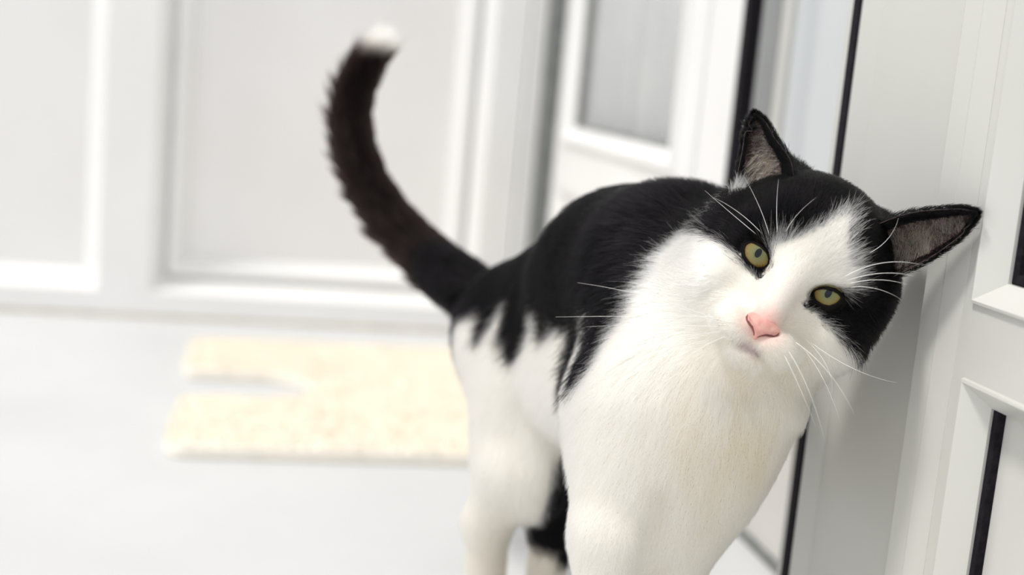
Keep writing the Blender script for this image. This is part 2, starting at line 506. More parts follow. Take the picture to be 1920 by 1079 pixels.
def grad(f, P, e=0.0006):
    g = np.stack([f(P + np.eye(3)[i] * e) - f(P - np.eye(3)[i] * e) for i in range(3)], 1)
    return g / np.maximum(np.linalg.norm(g, axis=1, keepdims=True), 1e-9)

def surface_nets(f, lo, hi, h, coarse=6):
    lo = np.asarray(lo, float)
    nc = np.ceil((np.asarray(hi) - lo) / (h * coarse)).astype(int)
    n = nc * coarse + 1
    ci = np.stack(np.meshgrid(*[np.arange(k) for k in nc], indexing='ij'), -1).reshape(-1, 3)
    dc = f(lo + (ci + 0.5) * h * coarse)
    vol = np.full(n, 1.0, np.float32)
    act = np.abs(dc) < h * coarse * 1.25
    sub = np.stack(np.meshgrid(*[np.arange(coarse + 1)] * 3, indexing='ij'), -1).reshape(-1, 3)
    ins = ci[(~act) & (dc < 0)]
    for s in sub:
        p = ins * coarse + s
        vol[p[:, 0], p[:, 1], p[:, 2]] = -1.0
    pts = (ci[act][:, None, :] * coarse + sub[None]).reshape(-1, 3)
    lin = np.unique((pts[:, 0] * n[1] + pts[:, 1]) * n[2] + pts[:, 2])
    pts = np.stack([lin // (n[1] * n[2]), (lin // n[2]) % n[1], lin % n[2]], 1)
    vol[pts[:, 0], pts[:, 1], pts[:, 2]] = f(lo + pts * h)
    sg = vol < 0
    corner = [(i, j, k) for i in (0, 1) for j in (0, 1) for k in (0, 1)]
    cnt = np.zeros(n - 1, np.int8)
    for (i, j, k) in corner:
        cnt += sg[i:n[0] - 1 + i, j:n[1] - 1 + j, k:n[2] - 1 + k]
    cells = np.argwhere((cnt > 0) & (cnt < 8))
    vid = np.full(n - 1, -1, np.int64)
    vid[cells[:, 0], cells[:, 1], cells[:, 2]] = np.arange(len(cells))
    acc = np.zeros((len(cells), 3)); num = np.zeros(len(cells))
    vals = {c: vol[cells[:, 0] + c[0], cells[:, 1] + c[1], cells[:, 2] + c[2]] for c in corner}
    for a in corner:
        for ax in range(3):
            if a[ax]: continue
            b = list(a); b[ax] = 1; b = tuple(b)
            va, vb = vals[a], vals[b]
            m = (va < 0) != (vb < 0)
            t = va / np.where(va - vb == 0, 1, va - vb)
            p = np.tile(np.array(a, float), (len(cells), 1)); p[:, ax] += t
            acc[m] += p[m]; num[m] += 1
    V = lo + (cells + acc / num[:, None]) * h
    F = []
    for ax in range(3):
        o1, o2 = [(1, 2), (2, 0), (0, 1)][ax]
        sl0 = [slice(1, -1)] * 3; sl1 = [slice(1, -1)] * 3
        sl0[ax] = slice(0, -1); sl1[ax] = slice(1, None)
        A, B = sg[tuple(sl0)], sg[tuple(sl1)]
        e = np.argwhere(A != B)
        off = np.ones(3, int); off[ax] = 0
        e = e + off
        flip = ~sg[e[:, 0], e[:, 1], e[:, 2]]
        u1 = np.zeros(3, int); u1[o1] = 1
        u2 = np.zeros(3, int); u2[o2] = 1
        qd = np.stack([vid[tuple((e - u1 - u2).T)], vid[tuple((e - u2).T)], vid[tuple(e.T)], vid[tuple((e - u1).T)]], 1)
        qd[flip] = qd[flip][:, ::-1]
        F.append(qd)
    F = np.concatenate(F)
    F = F[(F >= 0).all(1)]
    for _ in range(2):
        dd = f(V)
        V = V - np.clip(dd, -h, h)[:, None] * grad(f, V)
    return V, F

BV, BF = surface_nets(sdf_cat, (.045, .555, -.004), (.350, 1.090, .440), 0.0022)
BN = grad(sdf_cat, BV)
n_core = len(BV)

# ears: curved shells that grow out of the head and belong to the same mesh
def cr(pts, v):
    ts = np.array([p[0] for p in pts]); xs = np.array([p[1:] for p in pts], float)
    out = np.empty((len(v), xs.shape[1]))
    tan = np.gradient(xs, ts, axis=0)
    for i, t in enumerate(v):
        k = min(max(np.searchsorted(ts, t) - 1, 0), len(ts) - 2)
        h = ts[k + 1] - ts[k]; u = (t - ts[k]) / h
        out[i] = (2*u**3-3*u**2+1)*xs[k] + (u**3-2*u**2+u)*h*tan[k] + (-2*u**3+3*u**2)*xs[k+1] + (u**3-u**2)*h*tan[k+1]
    return out
EARS = {
    -1: dict(A=[(0, -2.2, 4.0), (.25, -3.25, 5.55), (.65, -5.15, 6.62), (.9, -6.2, 7.20), (1, -6.6, 7.25)],
             B=[(0, -4.7, 1.6), (.22, -5.45, 2.85), (.6, -6.30, 5.0), (.9, -6.85, 6.55), (1, -6.8, 7.0)], cup=1.5, y0=-3.0, yt=-1.5),
    1: dict(A=[(0, 2.0, 4.2), (.25, 3.35, 5.95), (.65, 5.1, 7.35), (.9, 6.15, 7.92), (1, 6.55, 8.0)],
            B=[(0, 4.5, 2.2), (.22, 5.45, 3.75), (.6, 6.35, 5.55), (.9, 6.80, 7.2), (1, 6.75, 7.8)], cup=1.5, y0=-3.2, yt=2.7)}
def ear_front(side, u, v):
    """point of the ear's inner face; u 0 medial..1 lateral, v 0 base..1 tip (arrays)"""
    e = EARS[side]
    A, B = cr(e['A'], v), cr(e['B'], v)
    w = u[:, None]
    xz = A * (1 - w) + B * w
    bow = 4 * u * (1 - u)
    y = e['y0'] + e['yt'] * v - e['cup'] * bow ** 0.8 * (1 - v) ** 0.55 - 0.5 * u * (1 - v)
    # the notch worn into the lateral edge near the left ear's tip
    if side < 0:
        k = np.exp(-((v - .86) / .03) ** 2) * np.clip((u - .72) / .28, 0, 1)
        xz[:, 0] += 0.45 * k
    else:
        k = np.exp(-((v - .88) / .02) ** 2) * np.clip((u - .8) / .2, 0, 1)
        xz[:, 0] -= 0.12 * k
    return np.stack([xz[:, 0], y, xz[:, 1]], 1)
NU, NV = 24, 40
ear_patches = {}
EV, EF, EN, ER = [], [], [], []
off = len(BV)
for side in (-1, 1):
    uu, vv = np.meshgrid(np.linspace(0, 1, NU + 1), np.linspace(0, 1, NV + 1), indexing='ij')
    fr = ear_front(side, uu.ravel(), vv.ravel()).reshape(NU + 1, NV + 1, 3)
    du = np.gradient(fr, axis=0); dv = np.gradient(fr, axis=1)
    nn = np.cross(du, dv); nn /= np.maximum(np.linalg.norm(nn, axis=2, keepdims=True), 1e-9)
    if nn[NU // 2, NV // 2, 1] < 0: nn = -nn
    edge = (4 * uu * (1 - uu)) ** 0.5 * np.clip((1 - vv) * 12, 0, 1)
    bk = fr - nn * (0.05 + 0.20 * edge)[:, :, None]
    ear_patches[side] = (to_world(fr), nn @ HM.T, uu, vv)
    for surf, sgn in ((fr, 1), (bk, -1)):
        base = off + len(EV)
        EV += list(to_world(surf.reshape(-1, 3)))
        EN += list((nn * sgn).reshape(-1, 3) @ HM.T)
        ER += [1 if sgn > 0 else 2] * ((NU + 1) * (NV + 1))
        for i in range(NU):
            for j in range(NV):
                qd = [base + i * (NV + 1) + j, base + (i + 1) * (NV + 1) + j, base + (i + 1) * (NV + 1) + j + 1, base + i * (NV + 1) + j + 1]
                a, b, c = (np.asarray(EV[k - off]) for k in (qd[0], qd[1], qd[3]))
                if np.cross(b - a, c - a) @ np.asarray(EN[qd[0] - off]) < 0: qd = qd[::-1]
                EF.append(qd)
    b0 = off + len(EV) - 2 * (NU + 1) * (NV + 1); b1 = b0 + (NU + 1) * (NV + 1)
    rim = [(0, j) for j in range(NV + 1)] + [(i, NV) for i in range(1, NU + 1)] + [(NU, j) for j in range(NV - 1, -1, -1)]
    for (i, j), (k, l) in zip(rim[:-1], rim[1:]):
        EF.append([b0 + i * (NV + 1) + j, b0 + k * (NV + 1) + l, b1 + k * (NV + 1) + l, b1 + i * (NV + 1) + j])
AV = np.concatenate([BV, np.array(EV)])
AN = np.concatenate([BN, np.array(EN)])
AR = np.concatenate([np.zeros(n_core, int), np.array(ER)])      # 0 body, 1 ear inside, 2 ear back
AF = np.concatenate([BF, np.array(EF)])

# ---- coat colours
WHITE = np.array([0.785, 0.748, 0.678])
CREAM_SHADE = np.array([0.66, 0.57, 0.41])
BLACK = np.array([0.0030, 0.0027, 0.0032])
BLACK_L = [(-5.48, 3.04), (-5.85, 1.09), (-6.3, -0.01), (-5.4, -0.11), (-4.28, -0.18), (-3.07, -0.41), (-2.49, -0.79), (-1.45, -1.11), (-1.41, -0.22),  # mask, saddle and drip outlines taken from image pixels, cast onto the cat
           (-1.6, 0.45), (-1.93, 0.83), (-1.26, 1.59), (-0.76, 2.23), (-0.21, 3.05), (0.25, 4.02), (1.0, 4.91), (1.2, 9.0), (-4.0, 9.5), (-8.2, 8.5), (-8.0, 5.0), (-6.2, 3.6)]
BLACK_R = [(1.0, 4.91), (1.54, 3.71), (1.91, 2.87), (2.68, 2.26), (3.29, 1.63), (3.22, 0.88), (2.28, 0.6), (1.59, 0.02), (1.46, -1.17), (2.22, -1.04), (2.96, -1.24),
           (3.62, -1.52), (4.64, -1.62), (5.55, -1.53), (8, -1.0), (8.5, 9), (1.0, 9)]
def wob(P, s, seed):
    r = np.random.default_rng(seed)
    k = r.normal(0, 1, (5, 3)) * s
    ph = r.uniform(0, 6.28, 5)
    return np.sin(P @ k.T + ph).mean(1)
SADDLE = [(.66, .252), (.685, .262), (.705, .276), (.7166, .270), (.745, .256), (.7765, .256), (.797, .262), (.8094, .252), (.842, .256), (.855, .246), (.8642, .2458), (.8765, .2393), (.896, .231), (.95, .225)]
DRIPS = [(.674, .011, .2380), (.724, .011, .2130), (.772, .012, .2420), (.818, .022, .2190), (.8600, .008, .2230)]
def coat(P):
    L = to_head(P)
    Q = P + 0.0
    # body
    zb = np.interp(Q[:, 1], [s[0] for s in SADDLE], [s[1] for s in SADDLE])
    for yc, w, zt in DRIPS:
        zb = np.minimum(zb, np.where(np.abs(Q[:, 1] - yc) < w, zt + (zb - zt) * np.clip(np.abs(Q[:, 1] - yc) / w, 0, 1) ** 2.5, zb))
    yfront = np.interp(Q[:, 2], [.20, .2487, .2624, .304, .3225, .3297, .345], [.658, .662, .668, .664, .646, .634, .626]) + .006 * wob(Q, 120, 5)
    blk = (Q[:, 2] > zb) & (Q[:, 1] > yfront)
    left = Q[:, 0] > np.interp(Q[:, 1], [.64, .75, .92], [.262, .245, .204])
    blk |= left & (Q[:, 1] > .80) & (Q[:, 2] > .062) & (Q[:, 2] < .30)
    blk |= (Q[:, 0] > .1995) & (Q[:, 1] > .80) & (Q[:, 2] > .072 + .25 * (.22 - Q[:, 0])) & (Q[:, 2] < .16)
    blk |= left & (Q[:, 1] > .72) & (Q[:, 2] > .215)
    blk |= (Q[:, 1] > .955)
    blk |= (Q[:, 1] > .905) & (Q[:, 2] > .17) & (Q[:, 0] < .158)
    blk &= ~(Q[:, 2] > .4085)
    # head
    hd = (np.linalg.norm(L - np.array([0, -4.0, 0.8]), axis=1) < 8.6) & (L[:, 1] > -8.0) & (Q[:, 1] < .668)
    hb = in_poly(L[:, 0], L[:, 2], BLACK_L) | in_poly(L[:, 0], L[:, 2], BLACK_R)
    blk = np.where(hd, hb, blk)
    c = np.where(blk[:, None], BLACK, WHITE)
    # cream coat, with warm shade painted in over throat and lower chest
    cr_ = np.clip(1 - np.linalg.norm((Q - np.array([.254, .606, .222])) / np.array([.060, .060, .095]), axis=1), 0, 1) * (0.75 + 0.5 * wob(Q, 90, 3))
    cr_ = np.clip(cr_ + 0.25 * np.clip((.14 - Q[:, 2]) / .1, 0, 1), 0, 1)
    c = np.where(blk[:, None], c, c * (1 - cr_[:, None]) + CREAM_SHADE * cr_[:, None])
    # bare pink skin round the nose, pink bridge of the nose, mauve lip
    w = np.exp(-(L[:, 0] / .75) ** 2 - ((L[:, 2] + 2.75) / .8) ** 2) * (L[:, 1] > -0.5)
    c = c * (1 - .75 * w[:, None]) + np.array([.80, .50, .43]) * .75 * w[:, None]
    w = np.exp(-(L[:, 0] / 1.1) ** 2 - ((L[:, 2] + .9) / 1.3) ** 2) * (L[:, 1] > -1.0) * 0.25 * ~blk
    c = c * (1 - w[:, None]) + np.array([.80, .66, .66]) * w[:, None]
    w = np.exp(-((L[:, 0] - .1) / .75) ** 4 - ((L[:, 2] + 4.68) / .30) ** 2) * (L[:, 1] > 0.2)
    c = c * (1 - .75 * w[:, None]) + np.array([.36, .26, .28]) * .75 * w[:, None]
    return c, blk
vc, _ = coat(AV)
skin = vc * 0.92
_L = to_head(AV)
_w = np.clip(1.25 - np.linalg.norm((_L - np.array([0, 1.6, -3.1])) / np.array([1.5, 1.6, 1.1]), axis=1), 0, 1)[:, None]
skin = skin * (1 - _w) + np.array([.78, .47, .42]) * _w
skin[AR == 1] = np.array([0.10, 0.073, 0.068])
skin[AR == 2] = BLACK
Lh = to_head(AV)

def attr_mat(name, rough, spec, trans=0.0):
    m = bpy.data.materials.new(name)
    m.use_nodes = True
    nt = m.node_tree
    b = nt.nodes['Principled BSDF']
    a = nt.nodes.new('ShaderNodeAttribute')
    a.attribute_name = 'fur_color'
    nt.links.new(a.outputs['Color'], b.inputs['Base Color'])
    b.inputs['Roughness'].default_value = rough
    b.inputs['Specular IOR Level'].default_value = spec
    if trans: add_translucency(m, trans)
    return m
M_SKIN = attr_mat('cat_skin', 0.8, 0.15)
def hair_mat():
    m = bpy.data.materials.new('cat_fur')
    m.use_nodes = True
    nt = m.node_tree
    nt.nodes.remove(nt.nodes['Principled BSDF'])
    h = nt.nodes.new('ShaderNodeBsdfHairPrincipled')
    h.parametrization = 'COLOR'
    h.inputs['Roughness'].default_value = 0.42
    h.inputs['Radial Roughness'].default_value = 0.70
    h.inputs['IOR'].default_value = 1.15
    a = nt.nodes.new('ShaderNodeAttribute')
    a.attribute_name = 'fur_color'
    nt.links.new(a.outputs['Color'], h.inputs['Color'])
    nt.links.new(h.outputs[0], nt.nodes['Material Output'].inputs[0])
    return m
M_FUR = hair_mat()

cat = empty('cat', (0.215, 0.74, 0.0))
tag(cat, 'black and white cat with raised tail rubbing its head on the door', 'cat')
me = bpy.data.meshes.new('body')
me.vertices.add(len(AV)); me.vertices.foreach_set('co', AV.astype(np.float32).ravel())
me.loops.add(len(AF) * 4); me.loops.foreach_set('vertex_index', AF.astype(np.int32).ravel())
me.polygons.add(len(AF)); me.polygons.foreach_set('loop_start', np.arange(0, len(AF) * 4, 4, dtype=np.int32))
me.update(calc_edges=True)
me.polygons.foreach_set('use_smooth', np.ones(len(AF), bool))
ca = me.attributes.new('fur_color', 'FLOAT_COLOR', 'POINT')
ca.data.foreach_set('color', np.concatenate([skin, np.ones((len(AV), 1))], 1).astype(np.float32).ravel())
me.materials.append(M_SKIN)
me.validate()
body = bpy.data.objects.new('body', me)
C.objects.link(body)
body.parent = cat
body.matrix_parent_inverse = Matrix.Translation(-cat.location)

# ---- eyes
def head_surface(x, z):
    """front of the face at face-plane points (cm): march along -y"""
    x = np.asarray(x, float); z = np.asarray(z, float)
    y = np.full(x.shape, 4.0)
    for _ in range(60):
        y -= np.clip(sdf_head(np.stack([x, y, z], 1)) * 0.8, -.3, 1.0)
    return y
def eye_mat():
    m = bpy.data.materials.new('cat_eye')
    m.use_nodes = True
    nt = m.node_tree
    b = nt.nodes['Principled BSDF']
    b.inputs['Roughness'].default_value = 0.06
    b.inputs['Specular IOR Level'].default_value = 0.22
    b.inputs['Coat Weight'].default_value = 0.1
    b.inputs['Coat Roughness'].default_value = 0.02
    tc = nt.nodes.new('ShaderNodeTexCoord')
    sp = nt.nodes.new('ShaderNodeSeparateXYZ')
    nt.links.new(tc.outputs['Object'], sp.inputs[0])
    def math_(op, a, b_=None):
        n = nt.nodes.new('ShaderNodeMath'); n.operation = op
        for i, v in enumerate((a, b_)):
            if v is None: continue
            if isinstance(v, (int, float)): n.inputs[i].default_value = v
            else: nt.links.new(v, n.inputs[i])
        return n.outputs[0]
    X, Z = sp.outputs[0], sp.outputs[2]
    r2 = math_('SQRT', math_('ADD', math_('MULTIPLY', X, X), math_('MULTIPLY', Z, Z)))       # cm from the gaze axis
    xp, zp = math_('DIVIDE', X, 0.19), math_('DIVIDE', Z, 0.29)
    pr_ = math_('SQRT', math_('ADD', math_('MULTIPLY', xp, xp), math_('MULTIPLY', zp, zp)))  # 1 on the pupil's edge
    ang = math_('ARCTAN2', X, Z)
    cb = nt.nodes.new('ShaderNodeCombineXYZ')
    nt.links.new(math_('MULTIPLY', ang, 9.0), cb.inputs[0])
    nt.links.new(math_('MULTIPLY', r2, 1.2), cb.inputs[1])
    no = nt.nodes.new('ShaderNodeTexNoise'); no.inputs['Scale'].default_value = 2.2; no.inputs['Detail'].default_value = 4
    nt.links.new(cb.outputs[0], no.inputs['Vector'])
    rmp = nt.nodes.new('ShaderNodeValToRGB')
    els = rmp.color_ramp.elements
    els[0].position = 0.22; els[0].color = (0.13, 0.15, 0.065, 1)
    els[1].position = 1.0; els[1].color = (0.02, 0.014, 0.008, 1)
    for p_, c_ in ((0.42, (0.185, 0.18, 0.075, 1)), (0.66, (0.21, 0.155, 0.045, 1)), (0.86, (0.10, 0.05, 0.012, 1))):
        e = els.new(p_); e.color = c_
    nt.links.new(math_('ADD', r2, math_('MULTIPLY', math_('SUBTRACT', no.outputs['Fac'], 0.5), 0.75)), rmp.inputs['Fac'])
    pm = nt.nodes.new('ShaderNodeValToRGB')
    pm.color_ramp.elements[0].position = 0.93; pm.color_ramp.elements[0].color = (0, 0, 0, 1)
    pm.color_ramp.elements[1].position = 1.07; pm.color_ramp.elements[1].color = (1, 1, 1, 1)
    nt.links.new(pr_, pm.inputs['Fac'])
    mx = nt.nodes.new('ShaderNodeMix'); mx.data_type = 'RGBA'
    nt.links.new(pm.outputs['Color'], mx.inputs['Factor'])
    mx.inputs['A'].default_value = (0.004, 0.006, 0.010, 1)
    nt.links.new(rmp.outputs['Color'], mx.inputs['B'])
    nt.links.new(mx.outputs['Result'], b.inputs['Base Color'])
    return m
M_EYE = eye_mat()
M_RIM = mat('dark_eye_rim', (0.004, 0.003, 0.003), 0.6, 0.08, noise=(900, (0.009, 0.007, 0.007), 2))
IN_R = [(1.49, -0.07), (1.83, 0.26), (2.25, 0.43), (2.68, 0.46), (2.98, 0.36), (2.89, -0.04), (2.64, -0.36), (2.26, -0.47), (1.79, -0.43)]
IN_L = [(-3.13, 0.29), (-2.93, 0.54), (-2.39, 0.57), (-1.85, 0.43), (-1.57, 0.13), (-1.49, -0.17), (-1.84, -0.52), (-2.37, -0.51), (-2.84, -0.29), (-3.06, 0.0)]
OUT_R = [(1.46, -1.29), (1.37, -0.92), (1.42, -0.18), (1.61, 0.25), (1.96, 0.52), (2.42, 0.66), (3.01, 0.59), (3.35, 0.47), (3.3, -0.01), (3.04, -0.45), (2.7, -0.72), (2.08, -0.84), (1.7, -0.9)]
OUT_L = [(-3.29, 0.15), (-3.26, 0.45), (-2.98, 0.69), (-2.41, 0.78), (-1.87, 0.63), (-1.5, 0.25), (-1.34, -0.19), (-1.35, -0.65), (-1.42, -1.12), (-1.86, -0.85), (-2.36, -0.83), (-2.9, -0.51), (-3.19, -0.14)]
def radial(poly, c, n=64):
    P_ = np.asarray(poly) - c
    out = []
    for a in np.linspace(0, 2 * math.pi, n, endpoint=False):
        dr = np.array([math.cos(a), math.sin(a)]); best = 0.1
        for i in range(len(P_)):
            p, q_ = P_[i], P_[(i + 1) % len(P_)]
            e = q_ - p; den = dr[0] * e[1] - dr[1] * e[0]
            if abs(den) < 1e-9: continue
            t = (p[0] * e[1] - p[1] * e[0]) / den; s2 = (p[0] * dr[1] - p[1] * dr[0]) / den
            if t > 0 and -1e-6 <= s2 <= 1 + 1e-6: best = max(best, t)
        out.append(best)
    out = np.array(out)
    for _ in range(2): out = (np.roll(out, 1) + 2 * out + np.roll(out, -1)) / 4
    an = np.linspace(0, 2 * math.pi, n, endpoint=False)
    return c + np.stack([np.cos(an), np.sin(an)], 1) * out[:, None]
rims = []
for (ex, ey, ez), gi, go, gz_ in zip(EYES, (IN_R, IN_L), (OUT_R, OUT_L), ((2.23, 0.22), (-2.27, 0.21))):
    # eyeball, built in its own frame (cm) so the gaze runs along +y
    V, F = [], []
    nr, ns = 28, 40
    for i in range(nr + 1):
        th = math.pi * i / nr
        for j in range(ns):
            ph = 2 * math.pi * j / ns
            bulge = 1.0 + 0.05 * max(0.0, math.cos(th)) ** 8
            V.append((EYE_R * math.sin(th) * math.cos(ph), EYE_R * math.cos(th) * bulge, EYE_R * math.sin(th) * math.sin(ph)))
    for i in range(nr):
        for j in range(ns):
            F.append((i * ns + j, i * ns + (j + 1) % ns, (i + 1) * ns + (j + 1) % ns, (i + 1) * ns + j))
    eo = mesh_obj('eye', V, F, M_EYE, None, smooth=True)
    eo.parent = cat
    cw = to_world((gz_[0], ey, gz_[1]))
    sc_ = HM * UNIT
    eo.matrix_parent_inverse = Matrix.Translation(-cat.location)
    eo.matrix_basis = Matrix([[*sc_[i], cw[i]] for i in range(3)] + [[0, 0, 0, 1]])
    eo['label'] = 'yellow green eye with narrow dark pupil'
    # lids: rim from the opening on the eyeball out to the face
    cc = np.mean(gi, axis=0)
    pi_, po_ = radial(gi, cc), radial(go, cc)
    rims.append(np.asarray(go))
    n = len(pi_)
    rings_ = []
    for f_ in (0.0, 0.0, 0.3, 0.65, 1.0, 1.12):
        p2 = pi_ + (po_ - pi_) * f_
        rr = np.hypot(p2[:, 0] - gz_[0], p2[:, 1] - gz_[1])
        ct = np.sqrt(np.maximum(EYE_R ** 2 - rr ** 2, 0.02)) / EYE_R
        ysph = ey + EYE_R * ct * (1 + .05 * ct ** 8)
        ysurf = head_surface(p2[:, 0], p2[:, 1])
        if len(rings_) == 0: y = ysph - 0.06
        elif len(rings_) == 1: y = ysph + 0.05
        elif f_ <= 1.0: y = np.maximum(ysph + 0.09, ysurf + 0.04) * (1 - f_) + np.maximum(ysurf + 0.05, ysph + .05) * f_
        else: y = np.maximum(ysurf - 0.12, ysph + 0.04)
        rings_.append(np.stack([p2[:, 0], y, p2[:, 1]], 1))
    V = to_world(np.concatenate(rings_))
    F = [(k * n + i, k * n + (i + 1) % n, (k + 1) * n + (i + 1) % n, (k + 1) * n + i) for k in range(len(rings_) - 1) for i in range(n)]
    mesh_obj('eyelid', V, F, M_RIM, cat, smooth=True)['label'] = 'thin black eye rim'

# ---- nose
NC = np.array([0.03, float(head_surface([0.0], [-3.25])[0]) - 0.16, -3.24])
def sdf_nose(L):
    Q = L - NC
    d = ell(Q, (0, 0, 0.16), (.80, .52, .62))
    for s in (-1, 1): d = smin(d, ell(Q, (s * .62, -.10, .12), (.42, .42, .38)), .15)
    d = smin(d, cone(Q, (0, .14, -.20), (0, .05, -.68), .30, .13), .15)
    for s in (-1, 1):
        d = smax(d, -cone(Q, (s * .30, .52, -.26), (s * .72, .34, -.06), .10, .12), .05)
        d = smax(d, -cone(Q, (s * .72, .34, -.06), (s * 1.00, .15, .18), .10, .05), .05)
    d = smax(d, -cone(Q, (0, .62, .05), (0, .30, -.75), .035, .05), .04)
    return d
V, F = surface_nets(sdf_nose, NC - np.array([1.3, 1.0, 1.1]), NC + np.array([1.3, 1.0, 1.0]), 0.045)
M_NOSE = mat('pink_nose', (0.66, 0.30, 0.27), 0.42, 0.4, noise=(250, (0.74, 0.42, 0.35), 3), bump=(2500, 0.25))
no_ = mesh_obj('nose', to_world(V), [tuple(map(int, f_)) for f_ in F], M_NOSE, cat, smooth=True)
no_['label'] = 'pink nose leather'
M_NOSTRIL = mat('nostril_shade', (0.16, 0.055, 0.05), 0.6, 0.2, noise=(800, (0.22, 0.08, 0.07), 2))  # dark tubes stand in for the shade inside the carved slots
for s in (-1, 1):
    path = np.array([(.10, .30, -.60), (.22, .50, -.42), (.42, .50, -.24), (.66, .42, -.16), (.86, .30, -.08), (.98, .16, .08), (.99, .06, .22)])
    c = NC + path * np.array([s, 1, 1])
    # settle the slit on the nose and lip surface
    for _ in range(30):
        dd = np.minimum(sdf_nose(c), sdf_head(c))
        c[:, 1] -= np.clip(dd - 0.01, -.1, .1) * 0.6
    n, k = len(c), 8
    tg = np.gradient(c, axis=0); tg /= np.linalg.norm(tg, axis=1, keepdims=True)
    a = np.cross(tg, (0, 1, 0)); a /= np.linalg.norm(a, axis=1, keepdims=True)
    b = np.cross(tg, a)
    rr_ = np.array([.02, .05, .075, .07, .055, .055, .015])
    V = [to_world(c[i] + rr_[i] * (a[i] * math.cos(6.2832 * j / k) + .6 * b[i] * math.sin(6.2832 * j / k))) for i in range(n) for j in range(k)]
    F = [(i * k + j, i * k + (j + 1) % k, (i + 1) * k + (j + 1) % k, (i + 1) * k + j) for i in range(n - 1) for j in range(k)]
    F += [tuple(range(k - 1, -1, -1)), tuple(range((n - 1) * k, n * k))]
    no2 = mesh_obj('nostril_shade', V, F, M_NOSTRIL, None, smooth=True)
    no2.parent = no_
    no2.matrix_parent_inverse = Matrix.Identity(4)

# ---- coat
# flow controls: (position, direction, length m, lift); face ones in cm of the face frame
flow = []
def fh(p, d, L, lift): flow.append((to_world(p), np.asarray(d, float) @ HM.T, L, lift, 0.016))
def fb(p, d, L, lift): flow.append((np.asarray(p), np.asarray(d, float), L, lift, 0.035))
fh((0, 1.6, -2.4), (0, -.3, 1), .0016, .15)
fh((0, .4, -1), (0, -.2, 1), .0022, .15)
fh((0, -.6, 1), (0, -.2, 1), .0045, .2)
fh((0, -1.2, 3), (0, -.2, 1), .0075, .3)
fh((0, -3, 5.2), (0, -.8, .6), .0095, .4)
fh((0, -6.5, 6), (0, -1, 0), .011, .5)
for s in (-1, 1):
    fh((s * 1.2, .3, -1.4), (s * .7, -.3, .6), .0022, .15)
    fh((s * 2.0, -.6, 1.3), (s * .45, -.2, 1), .0085, .3)
    fh((s * 3.4, -1.6, 1.6), (s * .8, -.3, .7), .0085, .3)
    fh((s * 2.0, -1.8, 3.8), (s * .3, -.5, .9), .008, .35)
    fh((s * 3.6, -3.0, 4.2), (s * .5, -.5, .7), .006, .35)
    fh((s * 3.5, -1.0, -.4), (s * 1, -.4, .1), .007, .2)
    fh((s * 4.6, -2.5, .5), (s * .9, -.5, -.1), .010, .3)
    fh((s * 5.2, -4.0, -1.0), (s * .8, -.5, -.5), .013, .4)
    fh((s * 4.0, -2.0, -2.4), (s * .9, -.4, -.5), .010, .3)
    fh((s * 1.7, 1.2, -3.6), (s * .8, -.3, -.3), .003, .2)
    fh((s * 2.6, .0, -3.6), (s * .9, -.5, -.3), .006, .2)
    fh((s * 2.2, -1.0, -5.0), (s * .5, -.5, -.8), .011, .3)
    fh((s * 5.3, -6.0, 1.5), (s * .3, -.9, -.3), .012, .4)
fh((0, 1.1, -4.9), (0, -.5, -.8), .004, .2)
fh((0, .0, -5.5), (0, -.7, -.7), .008, .25)
fb((.2412, .5985, .2515), (-.15, -.1, -1), .016, .25)
fb((.2295, .6048, .2110), (-.1, 0, -1), .017, .25)
fb((.2025, .6210, .2200), (-.25, .1, -1), .016, .25)
fb((.2790, .6210, .2200), (.05, .1, -1), .016, .25)
fb((.1865, .6734, .2453), (-.25, .45, -.85), .017, .25)
fb((.2050, .6789, .2907), (-.5, .6, -.4), .018, .35)
fb((.2351, .6789, .3198), (-.5, .75, .1), .017, .45)
fb((.2870, .6789, .2907), (.3, .7, -.4), .016, .3)
fb((.2479, .7400, .3399), (0, 1, .05), .015, .25)
fb((.2287, .8291, .3219), (-.2, 1, -.2), .015, .25)
fb((.1954, .9086, .2779), (-.3, .9, -.3), .015, .25)
fb((.1819, .7651, .2601), (-.2, .9, -.4), .018, .25)
fb((.1811, .8291, .2380), (-.2, .75, -.6), .017, .25)
fb((.1874, .7777, .2032), (-.1, .6, -.8), .018, .25)
fb((.1550, .8818, .1965), (-.2, .5, -.85), .014, .25)
fb((.1538, .8553, .1501), (-.1, .4, -.9), .013, .25)
fb((.1898, .8161, .1438), (.2, .2, -1), .013, .25)
fb((.2278, .8161, .1438), (.1, .3, -1), .013, .3)
fb((.1703, .8422, .0842), (0, .2, -1), .008, .25)
fb((.2153, .8422, .0842), (0, .2, -1), .009, .25)
fb((.1723, .8422, .0363), (0, -.6, -.8), .005, .2)
fb((.2153, .8422, .0363), (0, -.6, -.8), .005, .2)
for x in (.190, .240):
    fb((x, .628, .15), (0, .15, -1), .010, .22)
    fb((x, .62, .09), (0, .15, -1), .007, .2)
    fb((x, .615, .02), (0, -.6, -.8), .005, .2)
for i in range(2, len(TAIL) - 1):
    t_ = np.subtract(TAIL[i + 1], TAIL[i])
    flow.append((np.asarray(TAIL[i]), t_ / np.linalg.norm(t_), .017, .42, .02))
FP = np.array([f_[0] for f_ in flow]); FD = np.array([f_[1] / np.linalg.norm(f_[1]) for f_ in flow])
FLn = np.array([f_[2] for f_ in flow]); FLf = np.array([f_[3] for f_ in flow]); FS = np.array([f_[4] for f_ in flow])
